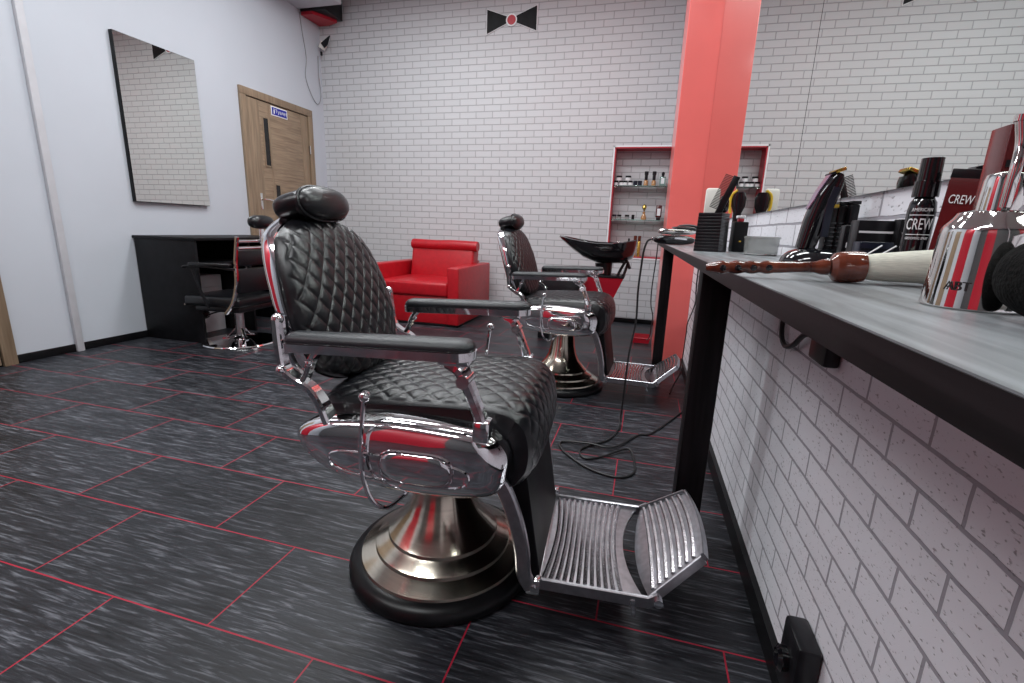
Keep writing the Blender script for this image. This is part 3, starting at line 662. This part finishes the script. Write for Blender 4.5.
# neck duster brush
nb = empty('neck_brush', 'wooden handled neck brush with pale bristles lying on the counter', 'brush', (0, .6, ZT))
T = Tm((.069, 0, .0085), (0, PI/2-.056, math.radians(0)))
pf = [(0, 0), (.0038, .0), (.0048, .004)]
for k in range(4): z = .010+k*.016; pf += [(.0062, z), (.0074, z+.005), (.0074, z+.009), (.0065, z+.0135)]
pf += [(.0066, .078), (.0058, .095), (.0062, .112), (.0085, .119), (.0088, .125)]
MB().lathe(pf+[(0, .123)], 28, T).build('handle', 'brushwood', nb, ang=60)
MB().lathe([(0, .127), (.0095, .127), (.0150, .131), (.0168, .137), (.0168, .152), (.0160, .158), (0, .158)], 36, T).build('ferrule', 'brushwood', nb, ang=30)
for k in range(4):
    for dy in (-1, 1): MB().sphere((.0062*math.cos(.3)*0-.0, dy*.0069, .0175+k*.016), (.0036, .0012, .0036), 10, T).build('handle_dimple', 'gloss', nb)
br = MB(); br.lathe([(0, .157), (.0125, .157), (.0145, .17), (.0165, .20), (.0185, .235), (.0170, .250), (0, .254)], 48, T); br.build('bristles', 'bristle', nb)
# fuzzy black round brush right foreground
fz = empty('hair_brush', 'black round bristle brush with a cream band at the near right edge of the counter', 'brush', (.232, .335, ZT))
MB().sq((0, 0, .0275), (.030, .045, .026), .9, .9, 36).build('bristle_head', 'fuzz', fz)
MB().tube([(.024, -.012, .0135), (.060, -.028, .0135)], .008, 16, flat=.9).build('brush_band', 'cream', fz)
MB().tube([(.055, -.025, .0135), (.12, -.05, .0135)], .010, 14).build('brush_handle', 'black', fz)
# labelled spray bottle
cr = empty('hair_spray_bottle', 'slim black bottle with white CREW lettering and tall black cap on the counter', 'bottle', (.314, .70, ZT), 0)
TW = Tm((0, 0, 0), (0, 0, math.radians(-8)))
MB().lathe([(0, 0), (.0135, 0), (.0140, .003), (.0140, .082), (.0128, .092), (.009, .0985), (0, .0985)], 36).build('bottle_body', 'gloss', cr)
MB().lathe([(0, .098), (.0128, .098), (.0130, .100), (.0126, .116), (.0112, .1165), (.0108, .142), (0, .142)], 36).build('cap', 'gloss', cr, ang=25)
MB().lathe([(0, 0), (.0143, .0), (.0143, .006), (0, .006)], 36, Tm((0, 0, .0045))).build('amber_foot', 'brushwood', cr)
def wraptext(s, size, z, parent, rad, sx, name='label_lettering', a0=-65, m='print'):
    o = text(s, size, name, m, parent, Matrix.Identity(4), ex=.0002, sx=sx)
    for v in o.data.vertices:
        a = v.co.x/rad+math.radians(a0); r = rad+v.co.z+.0003
        v.co = Vector((r*math.cos(a), r*math.sin(a), z+v.co.y))
    return o
wraptext('CREW', .0185, .066, cr, .0141, .50, a0=-112)
wraptext('AMERICAN', .0055, .083, cr, .0141, .75, a0=-112)
for z in (.077, .0545):
    MB().tube([(0.0142*math.cos(math.radians(a)), 0.0142*math.sin(math.radians(a)), z) for a in range(-160, -50, 8)], .0004, 4).build('label_line', 'print', cr)
wraptext('GROOMING SPRAY', .0042, .050, cr, .0141, .62, a0=-112)
# dark red pouch tube
tu = empty('styling_tube', 'dark red tube with black shoulder and white lettering, right of the CREW bottle', 'tube', (.312, .643, ZT), math.radians(-28))
tu.rotation_euler[1] = .10; tu.location.z += .001
MB().loft([[(-.017*a, -.011*b, z), (.017*a, -.011*b, z), (.017*a, .011*b, z), (-.017*a, .011*b, z)] for a, b, z in ((.6, 1, 0), (.62, 1, .015), (.80, .75, .085), (.88, .4, .108), (.88, .2, .114))]).build('tube_body', 'maroon', tu, ang=30)
MB().box((-.0155, -.003, .112), (.0155, .003, .122), .001).build('crimped_end', 'black', tu)
text('CREW', .013, 'label_lettering', 'print', tu, Tm((0, -.0095, .090), (PI/2-.06, 0, 0)), sx=.55)
# dark cartons
def carton(name, label, loc, rz, sx, sy, sz, m, lid='black', cat='box'):
    o = empty(name, label, cat, (*loc, ZT), math.radians(rz), 'cartons on the counter')
    MB().box((-sx/2, -sy/2, 0), (sx/2, sy/2, sz), .0012).build('block_body', m, o)
    MB().box((-sx/2+.002, -sy/2-.0006, sz*.76), (sx/2-.002, -sy/2, sz*.80)).build('printed_band', lid, o); return o
carton('carton_box', 'black carton standing behind the dark red tube on the counter', (.353, .672), 4, .020, .03, .130, 'gloss', 'maroon')
carton('carton_box', 'tall dark red carton standing behind the chrome spray bottle', (.297, .526), -4, .034, .030, .143, 'maroon')
o = carton('carton_box', 'low black carton with a white line, left of the CREW bottle', (.312, .82), 0, .046, .03, .074, 'black', 'print')
carton('carton_box', 'small patterned black carton against the low black carton, next to the CREW bottle', (.341, .80), 0, .016, .02, .076, 'blackmat', 'black')
o = carton('carton_box', 'black carton with a small white label behind the clipper guards', (.310, .88), 0, .030, .02, .068, 'black')
MB().box((-.010, -.0112, .034), (.006, -.0102, .042)).build('paper_label', 'print', o)
carton('carton_box', 'small dark blue box lying in front of the black cartons', (.300, .775), 0, .040, .024, .044, 'navy', 'black')
for i, (x, y, r, l) in enumerate(((.262, .70, 30, 'white stick leaning up from the brush ferrule, leftmost of three'), (.276, .70, 26, 'white stick lying between the two others behind the brush'), (.292, .695, 24, 'white stick nearest the CREW bottle, behind the brush'))):
    o = empty('plastic_stick', l, 'stick', (x, y, ZT), math.radians(r), 'thin white sticks behind the brush')
    MB().tube([(-.02, 0, .014), (.028, 0, .040)], .0011, 6).build('stick_shaft', 'print', o); MB().box((-.024, -.003, 0), (-.016, .003, .015), .001).build('stick_foot', 'black', o)
# trimmer on its stand
tr = empty('hair_trimmer', 'black trimmer with lilac face and gold blade upright in its charging stand', 'hair trimmer', (.300, 1.0, ZT))
Pt = [(-.020, 0, .0285), (-.014, 0, .06), (-.008, 0, .09), (.0, 0, .120), (.009, 0, .146), (.013, 0, .158)]
sec = lambda p, a, b, t: [(p[0]+a*math.copysign(abs(math.cos(q))**.8, math.cos(q))*math.cos(t), p[1]+b*math.copysign(abs(math.sin(q))**.8, math.sin(q)), p[2]-a*math.copysign(abs(math.cos(q))**.8, math.cos(q))*math.sin(t)) for q in [2*PI*i/28 for i in range(28)]]
MB().loft([sec(p, a, b, t) for p, a, b, t in zip(spline(Pt, 4), np.interp(range(21), [0, 6, 12, 17, 20], [.0155, .0190, .0190, .013, .008]), np.interp(range(21), [0, 8, 16, 20], [.016, .019, .017, .016]), np.interp(range(21), [0, 10, 20], [.0, .1, .45]))]).build('trimmer_body', 'gloss', tr)
MB().ribbon([(-.0265, 0, .098), (-.021, 0, .112), (-.0145, 0, .130), (-.001, 0, .157)], [.014, .022, .022, .022], .003, 5).build('lilac_face', 'purple', tr)
MB().ribbon([(.002, -.0185, .05), (.002, -.0195, .08), (.004, -.0175, .110), (.010, -.0165, .135)], [.003, .003], .012, 5).build('side_grip', 'navy', tr)
MB().box((-.007, -.018, -.003), (.009, .018, .003), .001, Tm((.010, 0, .163), (0, -.35, 0))).build('blade', 'gold', tr)
MB().box((-.011, -.016, .0), (.0, .016, .004), .001, Tm((.008, 0, .159), (0, -.35, 0))).build('blade_comb', 'black', tr)
st = empty('charging_stand', 'rounded glossy black charging stand under the upright trimmer', 'stand', (.302, 1.0, ZT))
MB().loft([[(.060*a*math.cos(q), .052*a*math.sin(q), z) for q in [2*PI*i/40 for i in range(40)]] for a, z in ((1.0, 0), (1.0, .004), (.95, .012), (.84, .020), (.66, .0265), (.45, .0290), (.2, .030))]).build('stand_body', 'gloss', st)
# clipper guards
for i, (x, y, z, m2) in enumerate(((.318, 1.020, .074, 'yellow'), (.333, 1.022, .079, 'black'), (.3475, 1.008, .080, 'black'))):
    g = empty('clipper_guard', ['black ribbed clipper guard with yellow top, nearest the upright trimmer', 'black ribbed clipper guard, middle one of three behind the trimmer stand', 'black ribbed clipper guard farthest right of the three'][i], 'clipper guard', (x, y, ZT+.0275), 0, 'clipper guards in a row')
    MB().box((-.0072, -.014, 0), (.0072, .014, z), .003).build('guard_body', 'black', g)
    for k in range(6): MB().box((-.0068, -.0165, .006+k*.008), (.0068, -.0138, .009+k*.008), .0005).build('guard_tooth', 'gloss', g)
    MB().box((-.0076, -.0146, z), (.0076, .0146, z+.006), .0015).build('guard_top', m2, g)
def comb(name, label, loc, rz, tilt, L=.16, w=.028, side=1, nteeth=9, hl=.07, rx=0):
    c = empty(name, label, 'comb', loc, 0); c.rotation_euler = (rx, tilt, rz)
    MB().box((-w*.5, -.0018, 0), (0, .0018, L), .001).build('comb_spine', 'black', c)
    t = MB()
    for k in range(nteeth):
        z = hl+(L-hl-.006)*k/(nteeth-1); t.box((-.002, -.0011, z), (w*.62, .0011, z+.0024), .0005)
    t.build('comb_teeth', 'black', c); return c
# clear tub
cu = empty('plastic_tub', 'small round smoked clear tub between the slim black bottle and the trimmer stand', 'tub', (.290, 1.40, ZT))
MB().lathe([(0, 0), (.038, 0), (.040, .002), (.042, .044), (.0405, .044), (.0385, .004), (0, .004)], 48).build('tub_body', 'clear', cu)
MB().lathe([(.042, .043), (.0435, .043), (.0435, .048), (.0405, .048), (.0405, .043)], 48).build('rim', 'clear', cu)
# slim black bottle
sl = empty('slim_bottle', 'slim black rectangular bottle beside the ribbed black box', 'bottle', (.268, 1.62, ZT), math.radians(10))
MB().box((-.021, -.015, 0), (.021, .015, .090), .004).build('bottle_body', 'blackmat', sl)
MB().box((-.008, -.008, .090), (.008, .008, .100), .002).build('neck', 'redwall', sl); MB().box((-.012, -.009, .100), (.012, .009, .108), .002).build('cap', 'print', sl)
MB().box((-.002, -.0158, .03), (.004, -.0151, .034)).build('mark', 'yellow', sl)
# ribbed black box and tools in it
rb = empty('tool_box', 'black ribbed box holding combs and clippers at the far part of the counter', 'box', (.183, 1.55, ZT), math.radians(-26))
bx = MB()
for k in range(12):
    z = k*.0092; w = .036-.0002*k
    bx.box((-w, -w, z), (w, w, z+.0084), .0010); bx.box((-w+.001, -w+.001, z+.007), (w-.001, w-.001, z+.0095))
bx.build('box_body', 'black', rb)
comb('comb', 'big black comb sticking out of the ribbed box at a slant', (.182, 1.54, ZT+.112), math.radians(168), -.36, .110, .036, nteeth=24, hl=.010)
w1 = empty('hair_clipper', 'tall white-handled clipper standing on the counter behind the ribbed box', 'hair clipper', (.238, 2.16, ZT))
MB().box((-.026, -.010, .12), (.030, .010, .235), .012).build('clipper_body', 'cream', w1); MB().box((-.020, -.009, 0), (.022, .009, .125), .004).build('grip', 'black', w1)
w2 = empty('hair_clipper', 'dark clipper standing in the ribbed box right of the comb', 'hair clipper', (.206, 1.555, ZT+.112))
MB().sq((0, 0, .022), (.014, .010, .022), .6, .6).build('clipper_body', 'gloss', w2); MB().box((-.010, -.007, .038), (.008, .007, .048), .002).build('blade', 'steel', w2)
y1_ = empty('hair_trimmer', 'yellow and black trimmer standing behind the slim black bottle', 'hair trimmer', (.312, 1.98, ZT))
MB().loft([[(a*math.cos(q), .014*math.sin(q), z) for q in [2*PI*i/20 for i in range(20)]] for a, z in ((.014, 0), (.014, .13), (.024, .155), (.026, .185), (.016, .205))]).build('trimmer_body', 'gloss', y1_)
MB().ribbon([(-.024, 0, .13), (-.030, 0, .16), (-.027, 0, .195), (-.010, 0, .212)], .018, .008, 5).build('yellow_trim', 'yellow', y1_)
# clippers heap at the far end
k1 = empty('hair_clipper', 'black corded clipper lying at the far end of the counter, lowest of the heap', 'hair clipper', (.115, 2.30, ZT), math.radians(6))
MB().sq((0, 0, .022), (.090, .030, .021), .7, .6).build('clipper_body', 'gloss', k1); MB().box((-.10, -.012, .016), (-.075, .012, .032), .003).build('blade', 'steel', k1)
MB().ribbon([(-.05, -.031, .025), (.0, -.033, .030), (.06, -.030, .026)], .003, .008, 4).build('chrome_strip', 'chrome', k1)
k2 = empty('hair_clipper', 'silver and black clipper lying on top of the heap at the far counter end', 'hair clipper', (.125, 2.335, ZT+.043), math.radians(14))
MB().sq((0, 0, .016), (.085, .026, .015), .7, .6).build('clipper_body', 'steel', k2); MB().sq((.03, 0, .028), (.055, .024, .012), .7, .6).build('grip', 'black', k2)
k3 = empty('cord_bundle', 'folded black cord bundled on the clippers beside the ribbed box', 'cord', (.165, 2.42, ZT))
q = MB()
for k in range(4): q.tube([(-.07+.01*k, 0, .015+.02*k), (-.02, .02*(k-1), .05+.012*k), (.03, .01, .065+.008*k), (.075, -.01, .04+.01*k), (.06, -.02, .015)], .006, 6, 5)
q.build('cord_loops', 'soot', k3)

# ------------------------------------------------------------------ red armchair
sf = empty('armchair', 'red leatherette armchair with roll cushion on top against the brick wall', 'armchair', (-2.17, 4.68, 0))
w, d0, d1_ = .49, -.51, .44
MB().box((-w+.01, d0+.02, 0), (w-.01, d1_-.02, .02), .002).build('plinth', 'blacktrim', sf)
MB().box((-w+.11, d0+.03, .021), (w-.11, d1_-.05, .285), .008).build('seat_base', 'redleather', sf)
for s in (-1, 1): MB().box((s*w, d0, .021), (s*(w-.115), d1_, .575), .014, seg=3).build('armrest', 'redleather', sf)
MB().box((-w+.118, d0+.005, .288), (w-.118, .14, .425), .028, seg=4).build('seat_cushion', 'redleather', sf)
bc = MB().box((-w+.118, -.10, 0), (w-.135, .08, .42), .03, Tm((.035, .20, .36), (-.20, 0, 0)), seg=4); bc.build('backrest', 'redleather', sf)
MB().tube([(-.375, .20, .757), (-.36, .20, .757), (-.1, .198, .753), (.1, .2, .757), (.36, .20, .753), (.375, .20, .753)], [.046, .056, .055, .057, .056, .046], 20, 4, T=Tm((.045, 0, 0))).build('roll_cushion', 'redleather', sf)
MB().box((-w+.12, .30, .1), (w-.12, d1_-.01, .60), .02).build('back_panel', 'redleather', sf)

# ------------------------------------------------------------------ wash basin unit
wb_ = empty('wash_basin', 'black shampoo bowl on a red tapered cabinet with a cream leg', 'wash basin', (-.36, 4.15, 0))
def bowl_sec(x, zt_, zb, w):
    n = 20; r = []
    for i in range(n+1):
        a = PI*i/n; r.append((x, w*math.cos(a), zt_-(zt_-zb)*math.sin(a)**.8))
    for i in range(n, -1, -1):
        a = PI*i/n; r.append((x, (w-.018)*math.cos(a), zt_+.004-(zt_-zb-.02)*math.sin(a)**.8*.8))
    return r
sx = [(-.365, .905, .893, .06), (-.33, .902, .865, .13), (-.25, .888, .80, .18), (-.15, .872, .735, .21), (-.05, .862, .70, .225), (.08, .862, .695, .23), (.18, .874, .70, .225), (.255, .892, .745, .20), (.275, .896, .80, .17)]
MB().loft([bowl_sec(*a) for a in sx]).build('bowl', 'gloss', wb_, ang=50)
MB().tube([(.02, 0, .70), (.03, 0, .60), (.03, 0, .55)], [.075, .06, .07], 18).build('neck', 'black', wb_)
MB().tube([(.22, -.02, .70), (.19, -.04, .60), (.14, -.03, .57), (.17, -.02, .66), (.21, -.03, .72), (.24, -.02, .66)], .012, 8, 6).build('hose', 'soot', wb_)
MB().box((.10, -.03, .864), (.17, .03, .878), .004).build('mixer_plate', 'chrome', wb_)
MB().box((-.19, -.16, .585), (.205, .16, .60), .003).build('cabinet_lid', 'black', wb_)
MB().loft([[(x0, -y, z), (x1, -y, z), (x1, y, z), (x0, y, z)] for x0, x1, y, z in ((-.01, .05, .05, .22), (-.185, .20, .155, .584))]).build('cabinet', 'redwall', wb_, smooth=False)
MB().loft([[(x0, -y, z), (x1, -y, z), (x1, y, z), (x0, y, z)] for x0, x1, y, z in ((.035, .065, .03, 0), (-.01, .052, .05, .219))]).build('leg', 'cream', wb_, smooth=False)
sc_ = MB().prism([(-.62, .30), (-.22, .30), (-.11, .575), (-.16, .60), (-.62, .56)], -.22, .22, 'xz', bev=.02); sc_.build('shampoo_seat', 'leather', wb_)
MB().box((-.52, -.05, 0), (-.42, .05, .30), .01).build('seat_leg', 'black', wb_)

# ------------------------------------------------------------------ desk by the left wall
dk = empty('desk', 'black open-front desk standing against the left wall beneath the mirror', 'desk', (XL, 2.81, 0))
DY = 1.08
MB().box((.013, 0, 0), (.60, .02, .785), .001).build('side_panel', 'blackmat', dk); MB().box((.013, DY-.02, 0), (.60, DY, .785), .001).build('side_panel', 'blackmat', dk)
MB().box((.002, -.005, .786), (.61, DY+.005, .806), .001).build('desktop', 'blackmat', dk)
MB().box((.013, .52, 0), (.58, .54, .785)).build('divider', 'blackmat', dk)
MB().box((.013, .02, .60), (.58, .52, .615)).build('shelf', 'blackmat', dk)
MB().box((.013, .54, 0), (.03, DY-.02, .785)).build('back_panel', 'blackmat', dk)
for z0, z1, l in ((.016, .40, 'added pale block in place of the white wall seen through the open desk'), (.402, .50, 'flat pale block added on top of the lower one to brighten the open desk')):
    bx_ = empty('pale_block', l, 'box', (XL+.25, 3.10, z0-.016 if z0 < .1 else z0-.017))  # pale blocks added where the white wall would show, too dark inside the desk
    MB().box((-.20, -.20, 0), (.03, .21, z1-z0), .004).build('block_body', 'filler', bx_); MB().box((-.2005, -.01, .01), (.0305, .012, z1-z0+.0006)).build('block_stripe', 'cream', bx_)

# ------------------------------------------------------------------ chrome styling chair by the desk
sc = empty('styling_chair', 'chrome framed black styling chair on a round base in front of the desk', 'styling chair', (-3.06, 2.98, 0), math.radians(180+4))
MB().lathe([(0, 0), (.268, 0), (.275, .005), (.270, .014), (.20, .022), (.10, .036), (.05, .052), (.038, .06), (0, .06)], 56).build('round_base', 'chrome', sc)
MB().lathe([(0, .05), (.034, .05), (.034, .23), (.040, .232), (.040, .27), (0, .27)], 28).build('hydraulic_column', 'chrome', sc)
for k in range(3):
    a = 2*PI*k/3+.5; MB().ribbon([(.035*math.cos(a), .035*math.sin(a), .11), (.09*math.cos(a), .09*math.sin(a), .05), (.13*math.cos(a), .13*math.sin(a), .035)], .02, .008, 4, up=(-math.sin(a), math.cos(a), 0)).build('base_fin', 'chrome', sc)
MB().box((-.18, -.2, .27), (.20, .2, .31), .01).build('seat_frame', 'black', sc)
MB().box((-.20, -.22, .31), (.28, .22, .385), .025, seg=3).build('seat', 'leather', sc)
MB().ribbon([(.27, -.22, .315), (.285, 0, .315), (.27, .22, .315)], .014, .01, 5, up=(0, 0, 1)).build('front_trim', 'chrome', sc)
for s in (-1, 1):
    MB().ribbon([(-.10, s*.235, .27), (-.17, s*.235, .36), (-.215, s*.235, .50), (-.225, s*.235, .66), (-.255, s*.235, .83)], [.026, .026], .022, 6).build('back_upright', 'chrome', sc)
    MB().ribbon([(-.22, s*.255, .60), (-.02, s*.26, .612), (.16, s*.26, .61), (.20, s*.26, .60)], [.03, .03], .016, 4).build('arm_bar', 'black', sc)
    MB().box((-.20, s*.26-.022, .618), (.14, s*.26+.022, .640), .008).build('arm_pad', 'leather', sc)
    MB().ribbon([(.13, s*.26, .60), (.09, s*.255, .46), (.04, s*.24, .30)], [.02, .02], .014, 4).build('arm_support', 'black', sc)
for z in (.80, .75): MB().tube([(-.245+(.80-z)*.15, -.23, z), (-.255+(.80-z)*.15, .23, z)], .012, 10).build('back_bar', 'chrome', sc)
MB().box((-.245, -.225, .62), (-.205, .225, .735), .012).build('upper_back_pad', 'leather', sc)
MB().box((-.240, -.225, .42), (-.190, .225, .60), .015).build('lower_back_pad', 'leather', sc)
MB().box((-.275, -.02, .78), (-.262, .02, .90), .003).build('headrest_post', 'chrome', sc)
MB().sq((-.27, 0, .938), (.055, .115, .050), .8, .8).build('headrest', 'leather', sc)
MB().ribbon([(.08, 0, .25), (.22, 0, .22), (.34, 0, .17)], .02, .012, 5).build('footrest_bar', 'chrome', sc)
MB().sq((.36, 0, .19), (.05, .07, .035), .7, .7).build('footrest_pad', 'black', sc)
MB().tube([(.0, -.05, .24), (.02, -.14, .25), (.04, -.20, .25)], .007, 8, 4).build('pump_lever', 'chrome', sc)

# ------------------------------------------------------------------ unseen end of the room: red panels added to show in the chrome
struct(MB().box((-2.2, YF, .0), (-.9, YF+.02, 3.3), 0).build('trim_6', 'redwall', smooth=False))
struct(MB().box((XL, -1.2, 0), (XL+.02, .3, 3.1), 0).build('trim_7', 'redwall', smooth=False))

# ------------------------------------------------------------------ lights
lightmat = mat('lamp_glass', (1, 1, 1), .5, emit=14)
def panel(x, y, sx, sy, e, label):
    o = empty('ceiling_lamp', label, 'ceiling lamp', (x, y, ZC), 0, 'ceiling lamps')
    MB().box((-sx/2-.02, -sy/2-.02, -.03), (sx/2+.02, sy/2+.02, -.001), .004).build('lamp_frame', 'print', o)
    l = bpy.data.lights.new('lamp_light', 'AREA'); l.shape = 'RECTANGLE'; l.size = sx; l.size_y = sy; l.energy = e; l.color = (.95, .985, 1)
    lo = bpy.data.objects.new('lamp_light', l); col.objects.link(lo); lo.location = (0, 0, -.032); lo.parent = o
for x, y, sx_, sy_, e, w in ((-2.3, 3.7, 1.2, .3, 68, 'far middle'), (-.75, 3.5, 1.2, .3, 56, 'far right, nearest the niche'), (-2.2, 2.0, 1.2, .3, 85, 'over the floor behind the big chair'), (-.55, 1.6, 1.2, .3, 70, 'over the big barber chair'), (-1.2, -.6, 1.2, .3, 80, 'behind the camera, right'), (-2.9, -.8, 1.2, .3, 70, 'behind the camera, left')):
    panel(x, y, sx_, sy_, e, 'rectangular white ceiling lamp '+w)
w_ = bpy.data.worlds.new('world'); S.world = w_; w_.use_nodes = True
w_.node_tree.nodes['Background'].inputs[0].default_value = (.6, .65, .75, 1); w_.node_tree.nodes['Background'].inputs[1].default_value = .3

# ------------------------------------------------------------------ camera
cd = bpy.data.cameras.new('camera'); cam = bpy.data.objects.new('camera', cd); col.objects.link(cam)
RW = Matrix(((0.962211, -0.094523, 0.255371),(0.270146, 0.213534, -0.938842),(0.034212, 0.972352, 0.231000)))
cam.matrix_world = Matrix.Translation((0, 0, .95)) @ RW.to_4x4()
cd.sensor_width = 36; cd.lens = 472.64*36/1024; cd.clip_start = .02
S.camera = cam
S.view_settings.view_transform = 'Standard'; S.view_settings.look = 'None'; S.view_settings.gamma = 1; S.view_settings.use_curve_mapping = False
S.view_settings.exposure = -.95
S.cycles.max_bounces = 10; S.cycles.transparent_max_bounces = 8
